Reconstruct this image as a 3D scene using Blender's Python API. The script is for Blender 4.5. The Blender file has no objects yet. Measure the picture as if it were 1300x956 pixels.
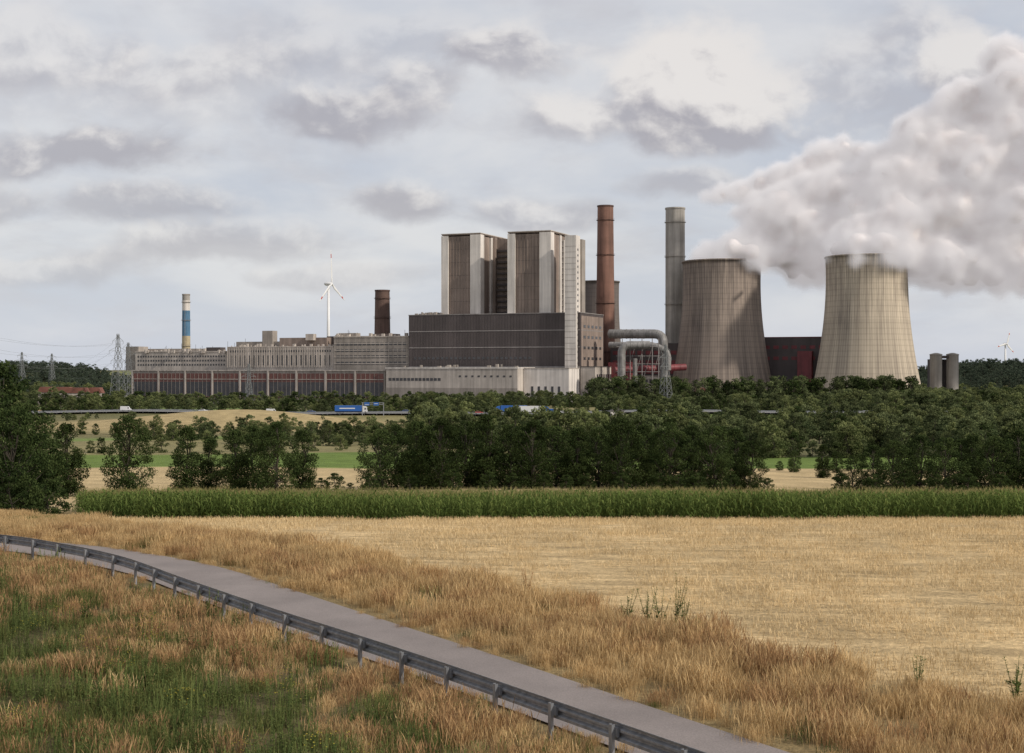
import bpy, math, random, bmesh
import numpy as np
from mathutils import Vector, Matrix
random.seed(7); rng=np.random.default_rng(7)
scene=bpy.context.scene
COL=scene.collection
EYE=7.5; F=1805.0
def BX(px,y): return (px-650)/F*y
def BZ(py,y): return EYE-(py-470)/F*y

# ---------------------------------------------------------------- node helpers
class NT:
    def __init__(s,nt): s.nt=nt; s.n=nt.nodes; s.l=nt.links
    def new(s,t,**k):
        n=s.n.new(t)
        for a,b in k.items(): setattr(n,a,b)
        return n
    def put(s,sock,v):
        if v is None: return
        if isinstance(v,bpy.types.NodeSocket): s.l.new(v,sock)
        elif isinstance(v,(tuple,list)):
            if sock.type=='RGBA' and len(v)==3: v=tuple(v)+(1,)
            sock.default_value=v
        else: sock.default_value=v
    def m(s,op,a,b=None,c=None,clamp=False):
        n=s.new('ShaderNodeMath',operation=op,use_clamp=clamp)
        s.put(n.inputs[0],a); s.put(n.inputs[1],b); s.put(n.inputs[2],c)
        return n.outputs[0]
    def mix(s,f,a,b,blend='MIX'):
        n=s.new('ShaderNodeMix',data_type='RGBA',blend_type=blend)
        s.put(n.inputs[0],f); s.put(n.inputs[6],a); s.put(n.inputs[7],b)
        return n.outputs[2]
    def noise(s,vec,scale,detail=4,rough=.5,dist=0):
        n=s.new('ShaderNodeTexNoise'); s.put(n.inputs['Vector'],vec)
        n.inputs['Scale'].default_value=scale; n.inputs['Detail'].default_value=detail
        n.inputs['Roughness'].default_value=rough; n.inputs['Distortion'].default_value=dist
        return n.outputs[0]
    def comb(s,x,y,z):
        n=s.new('ShaderNodeCombineXYZ'); s.put(n.inputs[0],x); s.put(n.inputs[1],y); s.put(n.inputs[2],z); return n.outputs[0]
    def sep(s,v):
        n=s.new('ShaderNodeSeparateXYZ'); s.put(n.inputs[0],v); return n.outputs
    def ramp(s,v,a,b,c=0.,d=1.,smooth=True):
        n=s.new('ShaderNodeMapRange'); n.interpolation_type='SMOOTHSTEP' if smooth else 'LINEAR'
        s.put(n.inputs[0],v); n.inputs[1].default_value=a; n.inputs[2].default_value=b
        n.inputs[3].default_value=c; n.inputs[4].default_value=d; return n.outputs[0]
def newmat(name):
    m=bpy.data.materials.new(name); m.use_nodes=True; t=NT(m.node_tree)
    return m,t,t.n['Principled BSDF']
def surf(name,col,var=.3,scale=.15,rough=.85,streak=.3,metal=0.,bump=0.,fine=0.):
    m,t,b=newmat(name)
    o=t.new('ShaderNodeTexCoord').outputs['Object']
    n1=t.noise(o,scale,5,.6)
    f=t.ramp(n1,.25,.75,1-var,1+var,False)
    if streak>0:
        x,y,z=t.sep(o)
        v=t.comb(t.m('MULTIPLY',x,1.),t.m('MULTIPLY',y,1.),t.m('MULTIPLY',z,.05))
        n2=t.noise(v,scale*5,4,.6)
        f=t.m('MULTIPLY',f,t.ramp(n2,.3,.7,1-streak,1+streak*.4,False))
    if fine>0:
        n3=t.noise(o,scale*60,3,.6)
        f=t.m('MULTIPLY',f,t.ramp(n3,.3,.7,1-fine,1+fine,False))
    vm=t.new('ShaderNodeVectorMath',operation='SCALE'); vm.inputs[0].default_value=col; t.l.new(f,vm.inputs['Scale'])
    t.l.new(vm.outputs[0],b.inputs['Base Color'])
    b.inputs['Roughness'].default_value=rough; b.inputs['Metallic'].default_value=metal
    if bump>0:
        bn=t.new('ShaderNodeBump'); bn.inputs['Distance'].default_value=bump
        t.l.new(t.noise(o,scale*40,5,.6),bn.inputs['Height']); t.l.new(bn.outputs[0],b.inputs['Normal'])
    return m
def leafmat(name,ca,cb,trans=.25,ov=.5):
    m,t,b=newmat(name); t.n.remove(b)
    at=t.new('ShaderNodeAttribute'); at.attribute_name='tint'
    oi=t.new('ShaderNodeObjectInfo')
    c=t.mix(at.outputs['Fac'],ca,cb)
    k=t.m('ADD',1-ov/2,t.m('MULTIPLY',oi.outputs['Random'],ov))
    vm=t.new('ShaderNodeVectorMath',operation='SCALE'); t.l.new(c,vm.inputs[0]); t.l.new(k,vm.inputs['Scale'])
    d=t.new('ShaderNodeBsdfDiffuse'); tr=t.new('ShaderNodeBsdfTranslucent'); mx=t.new('ShaderNodeMixShader')
    t.l.new(vm.outputs[0],d.inputs[0]); t.l.new(vm.outputs[0],tr.inputs[0]); mx.inputs[0].default_value=trans
    t.l.new(d.outputs[0],mx.inputs[1]); t.l.new(tr.outputs[0],mx.inputs[2])
    t.l.new(mx.outputs[0],t.n['Material Output'].inputs[0])
    return m

# ---------------------------------------------------------------- mesh helpers
class MB:
    """mesh builder"""
    def __init__(s): s.v=[]; s.f=[]; s.mi=[]; s.t=[]
    def add(s,vs,fs,mi=0,tint=.5):
        o=len(s.v); s.v+= [tuple(p) for p in vs]; s.f+=[tuple(i+o for i in f) for f in fs]; s.mi+=[mi]*len(fs)
        s.t+=[tint]*len(vs)
    def box(s,x0,x1,y0,y1,z0,z1,mi=0):
        s.add([(x0,y0,z0),(x1,y0,z0),(x1,y1,z0),(x0,y1,z0),(x0,y0,z1),(x1,y0,z1),(x1,y1,z1),(x0,y1,z1)],
              [(0,3,2,1),(4,5,6,7),(0,1,5,4),(1,2,6,5),(2,3,7,6),(3,0,4,7)],mi)
    def tube(s,pts,rads,n=8,mi=0,cap=True,tint=.5):
        pts=[Vector(p) for p in pts]
        if not hasattr(rads,'__len__'): rads=[rads]*len(pts)
        vs=[];fs=[]
        prev=None
        for i,p in enumerate(pts):
            if i==0: d=pts[1]-p
            elif i==len(pts)-1: d=p-pts[i-1]
            else: d=(pts[i+1]-p).normalized()+(p-pts[i-1]).normalized()
            d.normalize()
            if prev is None:
                a=d.cross(Vector((0,0,1)))
                if a.length<.01: a=d.cross(Vector((0,1,0)))
            else: a=prev-d*prev.dot(d)
            a.normalize(); prev=a; b=d.cross(a)
            for k in range(n):
                an=2*math.pi*k/n+math.pi/n
                vs.append(p+(a*math.cos(an)+b*math.sin(an))*rads[i])
        for i in range(len(pts)-1):
            for k in range(n):
                k2=(k+1)%n; fs.append((i*n+k,i*n+k2,(i+1)*n+k2,(i+1)*n+k))
        if cap: fs.append(tuple(range(n))[::-1]); fs.append(tuple((len(pts)-1)*n+k for k in range(n)))
        s.add(vs,fs,mi,tint)
    def lathe(s,prof,n=48,mi=0,cx=0,cy=0,mis=None):
        vs=[];
        for r,z in prof:
            for k in range(n):
                a=2*math.pi*k/n; vs.append((cx+r*math.cos(a),cy+r*math.sin(a),z))
        o=len(s.v); s.v+=vs; s.t+=[.5]*len(vs)
        for i in range(len(prof)-1):
            for k in range(n):
                k2=(k+1)%n; s.f.append((o+i*n+k,o+i*n+k2,o+(i+1)*n+k2,o+(i+1)*n+k)); s.mi.append(mis[i] if mis else mi)
    def obj(s,name,mats,parent=None,smooth=False,loc=(0,0,0),tint=False,rotz=0):
        me=bpy.data.meshes.new(name); me.from_pydata(s.v,[],s.f)
        for m in mats: me.materials.append(m)
        me.polygons.foreach_set('material_index',s.mi)
        if smooth: me.polygons.foreach_set('use_smooth',[True]*len(s.f))
        if tint:
            a=me.attributes.new('tint','FLOAT','POINT'); a.data.foreach_set('value',s.t)
        me.update()
        ob=bpy.data.objects.new(name,me); COL.objects.link(ob); ob.location=loc; ob.rotation_euler[2]=rotz
        if parent: ob.parent=parent
        return ob
def empty(name,loc=(0,0,0),rotz=0,parent=None):
    e=bpy.data.objects.new(name,None); COL.objects.link(e); e.location=loc; e.rotation_euler[2]=rotz
    if parent: e.parent=parent
    return e

# ---------------------------------------------------------------- terrain
kx=[-100,60,70,80,90,110,140,190,240,300,450,700,1000,1400,40000]
kz=[0,0,-.35,-1.0,-1.95,-3.7,-6.0,-9.2,-11.0,-12.7,-14.6,-16.0,-17.2,-17.5,-17.5]
sy_=np.concatenate([np.arange(-100,400,1.),np.arange(400,2000,5.),[40000]])
szz=np.interp(sy_,kx,kz)
ker=np.ones(13)/13; t_=np.pad(szz[:500],6,mode='edge'); szz[:500]=np.convolve(t_,ker,'valid')
def sstep(a,b,x):
    t=np.clip((x-a)/(b-a),0,1); return t*t*(3-2*t)
def T(x,y):
    x=np.asarray(x,float); y=np.asarray(y,float)
    z=np.interp(y,sy_,szz)
    far=sstep(60,200,y)
    z=z+far*(.5*np.sin(x*.021+y*.008)+.35*np.sin(x*.05-y*.031+1.))*(1-.6*sstep(900,1000,y))
    z=z+np.clip(22-y,0,16)*.26*sstep(14,4,x-2)*1.0
    z=z+2.2*np.exp(-((y-706)/17)**4)
    z=z+5.5*np.exp(-((x+118)/50)**2-((y-610)/40)**2)
    z=z+24*np.exp(-((y-1800)/260)**2)*sstep(430,600,x)
    z=z+23*np.exp(-((y-2000)/260)**2)*sstep(-520,-640,x)
    z=z+25*np.exp(-((y-4200)/700)**2)
    return z
def axis(parts):
    out=[]
    for a,b,st in parts: out+=list(np.arange(a,b,st))
    return out
ys=axis([(-30,120,.6),(120,400,3),(400,1400,12)])+list(np.geomspace(1400,30000,40))
xr=axis([(0,50,.8),(50,300,5)])+list(np.geomspace(300,12000,45))
xs=np.array([-v for v in xr[:0:-1]]+xr); ys=np.array(ys)
GX,GY=np.meshgrid(xs,ys); GZ=T(GX,GY)
nx=len(xs); ny=len(ys)
def snz(x,y,s,seed=0):
    return (np.sin(x*s+seed)+np.sin(y*s*1.3+seed*2+1.7*np.sin(x*s*.7))+np.sin((x+y)*s*.6+seed*3))/3
BY=np.array([10,20,27,34,39.2,45.9,57.6,71,85,95]); BXs=np.array([32,21.5,14.5,8.7,5.4,1.3,-6.4,-17.8,-28,-34])
RY=np.array([14,20,26,30.1,34.1,38.1,42.3,48,53.7,58.3,61.5,64.5,68.5,73]); RX=np.array([14.2,10.6,6.5,3.9,1.45,-1.05,-3.75,-7.3,-11,-15.1,-18.7,-23.8,-32,-46])
def border(y): return np.interp(y,BY,BXs)
colr=np.zeros((ny,nx,3)); 
def put(mask,c):
    mm=np.clip(mask,0,1)[...,None]; colr[:]=colr*(1-mm)+np.array(c)*mm
put(np.ones_like(GX),(.13,.125,.06))
n_=snz(GX,GY,.013,2)
put(sstep(.0,.3,n_),(.22,.195,.095)); put(sstep(.35,.5,snz(GX,GY,.011,5)),(.13,.17,.055))
put((GY<130)*1.,(.24,.18,.09))
put((GY<75)*sstep(.5,-.5,GX-np.interp(GY,RY,RX)+4),(.12,.10,.05))
fld=sstep(-.3,.4,GX-border(GY))*sstep(91,90,GY)
put(fld,(.57,.42,.225))
put(sstep(112,116,GY)*sstep(285,280,GY),(.46,.35,.19))
put(sstep(280,286,GY+6*n_)*sstep(352,345,GY),(.13,.185,.045))
put(np.exp(-((GX+118)/70)**2-((GY-575)/60)**2)*2.2,(.36,.28,.145))
put(np.exp(-((GX+20)/50)**4-((GY-560)/14)**2)*1.,(.33,.27,.15))
put(np.exp(-((GX+260)/40)**4-((GY-840)/20)**2)*1.4,(.38,.25,.15))
put(sstep(430,440,GY)*sstep(465,455,GY)*sstep(-60,-70,GX),(.15,.21,.06))
put(sstep(1010,1040,GY)*sstep(1330,1300,GY)*(np.abs(GX)<360),(.12,.11,.10))
verts=np.stack([GX,GY,GZ],-1).reshape(-1,3)
idx=np.arange(nx*ny).reshape(ny,nx)
quads=np.stack([idx[:-1,:-1],idx[:-1,1:],idx[1:,1:],idx[1:,:-1]],-1).reshape(-1,4)
me=bpy.data.meshes.new('ground'); me.from_pydata(verts.tolist(),[],quads.tolist())
ca=me.color_attributes.new('zone','FLOAT_COLOR','POINT')
ca.data.foreach_set('color',np.concatenate([colr.reshape(-1,3),np.ones((nx*ny,1))],1).ravel())
a=me.attributes.new('straw','FLOAT','POINT'); a.data.foreach_set('value',fld.ravel())
me.polygons.foreach_set('use_smooth',[True]*len(quads))
gm,t,b=newmat('ground_soil_and_stubble')
at=t.new('ShaderNodeAttribute'); at.attribute_name='zone'
st=t.new('ShaderNodeAttribute'); st.attribute_name='straw'
o=t.new('ShaderNodeTexCoord').outputs['Object']
x,y,z=t.sep(o)
n1=t.noise(o,.18,6,.62); n2=t.noise(o,4.,5,.7)
sv=t.comb(t.m('MULTIPLY',x,.3),t.m('ADD',t.m('MULTIPLY',y,1.2),t.m('MULTIPLY',x,.12)),z)
n3=t.noise(sv,1.1,5,.65,.6)
f=t.m('MULTIPLY',t.ramp(n1,.3,.7,.74,1.24,False),t.ramp(n2,.3,.7,.7,1.3,False))
f2=t.ramp(n3,.35,.65,.66,1.14,False)
f=t.m('MULTIPLY',f,t.m('ADD',t.m('MULTIPLY',f2,st.outputs['Fac']),t.m('SUBTRACT',1.,st.outputs['Fac'])))
vm=t.new('ShaderNodeVectorMath',operation='SCALE'); t.l.new(at.outputs['Color'],vm.inputs[0]); t.l.new(f,vm.inputs['Scale'])
t.l.new(vm.outputs[0],b.inputs['Base Color']); b.inputs['Roughness'].default_value=.95; b.inputs['Specular IOR Level'].default_value=.1
bn=t.new('ShaderNodeBump'); bn.inputs['Distance'].default_value=.16; t.l.new(t.m('ADD',n2,n3),bn.inputs['Height']); t.l.new(bn.outputs[0],b.inputs['Normal'])
me.materials.append(gm)
ground=bpy.data.objects.new('ground',me); COL.objects.link(ground)

# ---------------------------------------------------------------- road + guard rail
def smooth_line(px,py,step=.5):
    pts=[Vector((a,b)) for a,b in zip(px,py)]
    out=[]
    for i in range(len(pts)-1):
        p0=pts[max(i-1,0)];p1=pts[i];p2=pts[i+1];p3=pts[min(i+2,len(pts)-1)]
        n=max(2,int((p2-p1).length/step))
        for k in range(n):
            s=k/n
            out.append(.5*((2*p1)+(p2-p0)*s+(2*p0-5*p1+4*p2-p3)*s*s+(3*p1-p0-3*p2+p3)*s**3))
    out.append(pts[-1]); return out
edge=smooth_line(RX,RY)
def width_at(y): return 2.65+.75*float(sstep(27,50,y))
def offs(line,fr,add=0.):
    out=[]
    for i,p in enumerate(line):
        a=line[max(i-2,0)]; b_=line[min(i+2,len(line)-1)]; dr=(b_-a).normalized(); out.append(p+Vector((-dr.y,dr.x))*(width_at(p.y)*fr+add))
    return out
asph=surf('worn_asphalt',(.20,.172,.16),.2,.4,.9,0,0,.004,.2)
rows=[offs(edge,d) for d in np.linspace(0,1,7)]
rb=MB(); nE=len(edge)
vs=[]; fs=[]
for j,r in enumerate(rows):
    for p in r: vs.append((p.x,p.y,float(T(p.x,p.y))+.05))
for j in range(6):
    for i in range(nE-1): fs.append((j*nE+i,j*nE+i+1,(j+1)*nE+i+1,(j+1)*nE+i))
rb.add(vs,fs); rb.obj('country_road',[asph],smooth=True)
gal=surf('galvanised_steel',(.33,.34,.36),.25,1.5,.45,.3,.6,0,.1)
gl=offs(edge,1.,.5)
gr=MB()
prof=[(-.04,.44),(-.04,.50),(.035,.54),(.035,.58),(-.035,.62),(-.035,.66),(.035,.70),(.035,.74),(-.04,.78),(-.04,.80)]
vs=[];fs=[]
for i,p in enumerate(gl):
    a=gl[max(i-1,0)]; b_=gl[min(i+1,len(gl)-1)]; dr=(b_-a).normalized(); nr=Vector((-dr.y,dr.x))
    g=float(T(p.x,p.y))
    for d,zz in prof: q=p-nr*d; vs.append((q.x,q.y,g+zz))
    for d,zz in prof[::-1]: q=p-nr*(d-.008); vs.append((q.x,q.y,g+zz))
m_=len(prof)*2
for i in range(len(gl)-1):
    for k in range(m_):
        k2=(k+1)%m_; fs.append((i*m_+k,i*m_+k2,(i+1)*m_+k2,(i+1)*m_+k))
gr.add(vs,fs)
grE=empty('guard_rail')
gr.obj('w_beam',[gal],grE)
pb=MB(); acc=0; last=gl[0]
for i,p in enumerate(gl):
    acc+=(p-last).length; last=p
    if acc>=2.0 or i==0:
        acc=0; g=float(T(p.x,p.y))
        a=gl[max(i-1,0)]; b_=gl[min(i+1,len(gl)-1)]; dr=(b_-a).normalized(); nr=Vector((-dr.y,dr.x))
        def ob(s0,s1,n0,n1,z0,z1):
            c=[p+dr*s+nr*n for s,n in((s0,n0),(s1,n0),(s1,n1),(s0,n1))]
            pb.add([(q.x,q.y,g+z0) for q in c]+[(q.x,q.y,g+z1) for q in c],[(0,3,2,1),(4,5,6,7),(0,1,5,4),(1,2,6,5),(2,3,7,6),(3,0,4,7)])
        ob(-.05,.05,.16,.172,-.4,.76); ob(-.05,-.042,.10,.16,-.4,.76); ob(.042,.05,.10,.16,-.4,.76)
        ob(-.12,.12,.045,.098,.52,.70)
pb.obj('posts',[gal],grE)

# ---------------------------------------------------------------- instancing
def instancer(name,child_meshobj,pts,parent):
    """pts: list (x,y,z,scale,rot)"""
    if len(pts)==0: return
    P=np.array(pts); n=len(P)
    ang=P[:,4][:,None]+np.array([0,1,2,3])*math.pi/2+math.pi/4
    h=P[:,3][:,None]/math.sqrt(2)
    V=np.stack([P[:,0][:,None]+h*np.cos(ang),P[:,1][:,None]+h*np.sin(ang),np.repeat(P[:,2][:,None],4,1)],-1).reshape(-1,3)
    me=bpy.data.meshes.new(name); me.from_pydata(V.tolist(),[],np.arange(4*n).reshape(n,4).tolist())
    ob=bpy.data.objects.new(name,me); COL.objects.link(ob)
    ob.instance_type='FACES'; ob.use_instance_faces_scale=True; ob.instance_faces_scale=1.0
    ob.show_instancer_for_render=False; ob.show_instancer_for_viewport=False
    ob.parent=parent; child_meshobj.parent=ob
    return ob
def meshobj(name,V,Fc,tint,mats,mi=None):
    me=bpy.data.meshes.new(name); me.from_pydata(V if isinstance(V,list) else V.tolist(),[],Fc if isinstance(Fc,list) else Fc.tolist())
    a=me.attributes.new('tint','FLOAT','POINT'); a.data.foreach_set('value',np.asarray(tint,float))
    for m in mats: me.materials.append(m)
    if mi is not None: me.polygons.foreach_set('material_index',mi)
    me.update()
    ob=bpy.data.objects.new(name,me); COL.objects.link(ob); return ob

def blades(seed,n,size,h0,h1,w,head=1.,lean=.3,tlo=0,thi=1):
    r=np.random.default_rng(seed)
    bx=r.normal(0,size*.33,n); by=r.normal(0,size*.33,n)
    h=r.uniform(h0,h1,n)**1.0; a=r.uniform(0,2*math.pi,n); L=r.uniform(.2,1,n)*lean*h; fa=r.uniform(0,math.pi,n)
    ts=[0,.45,.8,1.]; ws=[w,w*.8,w*head,0]
    out=[]
    for tt,ww in zip(ts,ws):
        cx=bx+np.cos(a)*L*tt**2; cy=by+np.sin(a)*L*tt**2; cz=h*tt*(1-.12*lean*tt)
        for sg in ((-1,1) if ww>0 else (0,)):
            out.append(np.stack([cx+sg*ww/2*np.cos(fa),cy+sg*ww/2*np.sin(fa),cz],-1))
    V=np.stack(out,1).reshape(-1,3)
    b0=np.arange(n)*7
    fs=[]
    for q in((0,1,3,2),(2,3,5,4)): fs+=(b0[:,None]+np.array(q)).tolist()
    fs+=(b0[:,None]+np.array((4,5,6))).tolist()
    ti=np.repeat(r.uniform(tlo,thi,n),7)
    return V,fs,ti
def leafy(seed,n,size,h0,h1,leaf,stalk=True):
    r=np.random.default_rng(seed); V=[];fs=[];ti=[]
    for i in range(n):
        x,y=r.uniform(-size/2,size/2,2); h=r.uniform(h0,h1); dx,dy=r.normal(0,.12,2)*h; tv=r.uniform(0,1)
        k=len(V); w=.008
        V+=[(x-w,y,0),(x+w,y,0),(x+dx+w,y+dy,h),(x+dx-w,y+dy,h)]; fs.append((k,k+1,k+2,k+3)); ti+=[tv]*4
        for j in range(int(h*22)):
            s=r.uniform(.1,1); a=r.uniform(0,6.28); l=leaf*r.uniform(.6,1.3)*(1.2-.6*s); up=r.uniform(-.2,.8)
            c=np.array([x+dx*s,y+dy*s,h*s]); d=np.array([math.cos(a),math.sin(a),up]); d/=np.linalg.norm(d)
            p=np.array([-math.sin(a),math.cos(a),0])
            k=len(V); V+=[tuple(c),tuple(c+d*l*.5+p*l*.2),tuple(c+d*l),tuple(c+d*l*.5-p*l*.2)]; fs.append((k,k+1,k+2,k+3)); ti+=[min(1,max(0,tv+r.normal(0,.15)))]*4
    return V,fs,ti

m_gold=leafmat('dry_grass',(.36,.235,.11),(.68,.50,.26),.35,.35)
m_red=leafmat('reddish_grass',(.25,.145,.075),(.52,.34,.17),.35,.35)
m_green=leafmat('green_grass',(.08,.10,.03),(.21,.21,.075),.3,.4)
m_weed=leafmat('weed_leaves',(.06,.09,.03),(.17,.195,.065),.3,.4)
m_straw=leafmat('straw',(.46,.335,.17),(.75,.59,.35),.25,.3)
m_corn=leafmat('corn_leaves',(.075,.115,.03),(.19,.235,.07),.3,.25)
m_tassel=leafmat('corn_tassel',(.25,.22,.09),(.34,.29,.13),.2,.2)
m_yel=leafmat('yellow_petals',(.40,.33,.05),(.55,.45,.08),.2,.1)

vergeE=empty('verge_grass')
pg=[];pr=[];pgr=[];pw=[];pst=[];pw2=[]
edgeY=np.array([p.y for p in edge]); edgeX=np.array([p.x for p in edge])
def rail_left(x,y):
    i=int(np.argmin((edgeX-x)**2+(edgeY-y)**2)); a=edge[max(i-1,0)]; b_=edge[min(i+1,nE-1)]; d=(b_-a).normalized()
    return (x-edge[i].x)*(-d.y)+(y-edge[i].y)*d.x
def vis(x,y,pad=3): return abs(x)<y*.37+pad
for i in range(42000):
    y=rng.uniform(21,100); x=rng.uniform(-42,24)
    if not vis(x,y): continue
    d=rail_left(x,y); wd=width_at(y)
    if .15<d<wd-.05: continue
    g=float(T(x,y)); rot=rng.uniform(0,6.28)
    wob=float(snz(x*1.,y*1.,.9,3))
    if d<=.15:
        if x>float(border(y))-.1+.5*math.sin(y*1.3)+rng.normal(0,.25) : continue
        if y>91 and x>-27: continue
        if rng.random()>.16*2.2: continue
        s=rng.uniform(.55,.95)*(1+.25*wob)*(.42 if d>-.5 else .75 if d>-1.5 else 1)
        if y>66: 
            q=rng.random()
            (pgr if q<.30+.35*math.sin(x*.4) else pg).append((x,y,g,s*.8,rot))
            continue
        q=rng.random()+.3*wob
        if q<.72: pg.append((x,y,g,s,rot))
        elif q<.98: pr.append((x,y,g,s,rot))
        elif q<1.08: pgr.append((x,y,g,s*.8,rot))
        else: pw2.append((x,y,g,s*.7,rot))
    else:
        if rng.random()>.16*2.4: continue
        nn=.5+.5*math.sin(x*.33+.6*math.sin(y*.4))*math.cos(y*.29-x*.1)
        k=min(1,max(0,(d-wd-1.)/5)); s=rng.uniform(.5,1.05)*(1+.3*wob)*(.5 if d<wd+1. else 1)
        q=rng.random()
        gshare=.15+.45*k*nn+.42*k
        if q<gshare*.65: pw.append((x,y,g,s*.9,rot))
        elif q<gshare: pgr.append((x,y,g,s*.85,rot))
        elif q<gshare+(1-gshare)*.6: pr.append((x,y,g,s*.8,rot))
        else: pg.append((x,y,g,s*.7,rot))
instancer('dry_grass_patches',meshobj('dry_grass_clump',*blades(1,170,1.1,.35,.9,.011,1.8,.4),[m_gold]),pg,vergeE)
instancer('reddish_grass_patches',meshobj('reddish_grass_clump',*blades(2,170,1.1,.3,.85,.011,2.,.45),[m_red]),pr,vergeE)
instancer('green_grass_patches',meshobj('green_grass_clump',*blades(3,190,1.1,.2,.6,.014,1.,.5),[m_green]),pgr,vergeE)
instancer('weed_patches',meshobj('weed_clump',*leafy(4,26,1.1,.3,.8,.10),[m_weed]),pw+pw2,vergeE)
def flower_patch(seed):
    V,fs,ti=leafy(seed,8,1.0,.5,.9,.10); n0=len(fs); r=np.random.default_rng(seed)
    mi=[0]*n0
    for i in range(26):
        a,b2=r.uniform(-.5,.5,2); z=r.uniform(.55,.95); l=.016
        k=len(V); V+=[(a-l,b2-l,z),(a+l,b2-l,z+.01),(a+l,b2+l,z),(a-l,b2+l,z+.01)]; fs.append((k,k+1,k+2,k+3)); ti+=[r.random()]*4; mi.append(1)
    return V,fs,ti,mi
V,fs,ti,mi=flower_patch(9)
fp=[]
for i in range(30):
    y=rng.uniform(25,52); x=rng.uniform(-.36*y,-2)
    if rail_left(x,y)>6: fp.append((x,y,float(T(x,y)),rng.uniform(.6,1.1),rng.uniform(0,6)))
instancer('yellow_flower_patches',meshobj('yellow_flower_clump',V,fs,ti,[m_weed,m_yel],mi),fp,vergeE)

def dock(name,px,Y,h,seed,green=False):
    r=np.random.default_rng(seed); b=MB(); mats=[m_weed if green else m_red,m_red]
    for s in range(5):
        a=r.uniform(0,6.28); tip=Vector((math.cos(a)*h*.35*r.random(),math.sin(a)*h*.35*r.random(),h*r.uniform(.7,1)))
        b.tube([(0,0,0),tip*.5+Vector((0,0,.02)),tip],[.012,.009,.003],5,0,tint=.4)
        for j in range(34):
            t=r.uniform(.15,1); c=tip*t; an=r.uniform(0,6.28); l=(.16 if t<.5 else .08)*r.uniform(.6,1.2)
            d=Vector((math.cos(an),math.sin(an),r.uniform(-.1,.7))).normalized(); p=Vector((-math.sin(an),math.cos(an),0))
            b.add([c,c+d*l*.5+p*l*.22,c+d*l,c+d*l*.5-p*l*.22],[(0,1,2,3)],0 if t<.6 or green else 1,float(r.random()))
    X=BX(px,Y); return b.obj(name,mats,loc=(X,Y,float(T(X,Y))),tint=True)
for k,(px,Y,h,gr_) in enumerate([(838,41,1.3,1),(858,42,1.45,1),(795,41.5,1.2,1),(822,41.6,1.2,1),(868,40.8,1.1,1),(670,47,1.1,0),(1165,32.5,1.1,1),(1290,32,1.1,1),(1050,35.,.9,0),(70,36,1.1,1),(185,33,1.,1),(240,37,1.1,0),(110,42,1.1,1),(300,36,.9,0)]):
    dock('dock_plant',px,Y,h,50+k,bool(gr_))

# stubble straw
strawE=empty('straw_stubble')
def strawpatch(seed,n=240):
    r=np.random.default_rng(seed); V=[];fs=[];ti=[]
    for i in range(n):
        x,y=r.uniform(-.8,.8,2); l=r.uniform(.05,.17); a=r.uniform(0,6.28); e=r.choice([r.uniform(0,.3),r.uniform(.8,1.5)]); w=.006
        d=Vector((math.cos(a)*math.cos(e),math.sin(a)*math.cos(e),math.sin(e)))*l; p=Vector((-math.sin(a),math.cos(a),0))*w
        c=Vector((x,y,r.uniform(0,.04))); k=len(V); V+=[tuple(c-p),tuple(c+p),tuple(c+d+p),tuple(c+d-p)]; fs.append((k,k+1,k+2,k+3)); ti+=[r.random()]*4
    return V,fs,ti
ps=[]
for yy in np.arange(24,88,1.35):
    for xx in np.arange(-30,38,1.35):
        x=xx+rng.uniform(-.5,.5); y=yy+rng.uniform(-.5,.5)
        if x<float(border(y))+.2 or not vis(x,y,2): continue
        if rng.random()<.25+.5*float(snz(x*.5,y*2.2,1.1,6)): continue
        ps.append((x,y,float(T(x,y)),rng.uniform(.85,1.4),rng.uniform(0,6.28)))
instancer('straw_patches',meshobj('straw_patch',*strawpatch(11),[m_straw]),ps,strawE)

# ---------------------------------------------------------------- maize
cornE=empty('maize_field')
def cornpatch(seed):
    r=np.random.default_rng(seed); V=[];fs=[];ti=[];mi=[]
    for ix in range(8):
        for iy in range(3):
            x=-1.2+ix*.3+r.normal(0,.03); y=-.9+iy*.75+r.normal(0,.05); h=r.uniform(1.5,1.9)
            k=len(V); V+=[(x-.012,y,0),(x+.012,y,0),(x+.008,y,h),(x-.008,y,h)]; fs.append((k,k+1,k+2,k+3)); ti+=[.3]*4; mi.append(0)
            for j in range(11):
                z=h*(.12+.078*j); a=r.uniform(0,6.28); l=r.uniform(.45,.75)*(1-.35*(j/11)); w=.045
                d=np.array([math.cos(a),math.sin(a),0]); p=np.array([-math.sin(a),math.cos(a),0])*w; c=np.array([x,y,z])
                q=[c,c+d*l*.4+[0,0,.22*l/.6],c+d*l*.8+[0,0,.18*l/.6],c+d*l+[0,0,-.08]]
                ws=[.6,1,.7,.1]; k=len(V); tv=r.uniform(0,1)*(.4+.6*j/11)
                for qq,ww in zip(q,ws): V+=[tuple(qq-p*ww),tuple(qq+p*ww)]
                ti+=[tv]*8
                for s in range(3): fs.append((k+2*s,k+2*s+1,k+2*s+3,k+2*s+2)); mi.append(0)
            for j in range(4):
                a=r.uniform(0,6.28); k=len(V); tx=x+math.cos(a)*.08; ty=y+math.sin(a)*.08
                V+=[(x-.008,y,h),(x+.008,y,h),(tx,ty,h+.22)]; fs.append((k,k+1,k+2)); ti+=[r.random()]*3; mi.append(1)
    return V,fs,ti,[m_corn,m_tassel],mi
pc=[];pc2=[]
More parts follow.
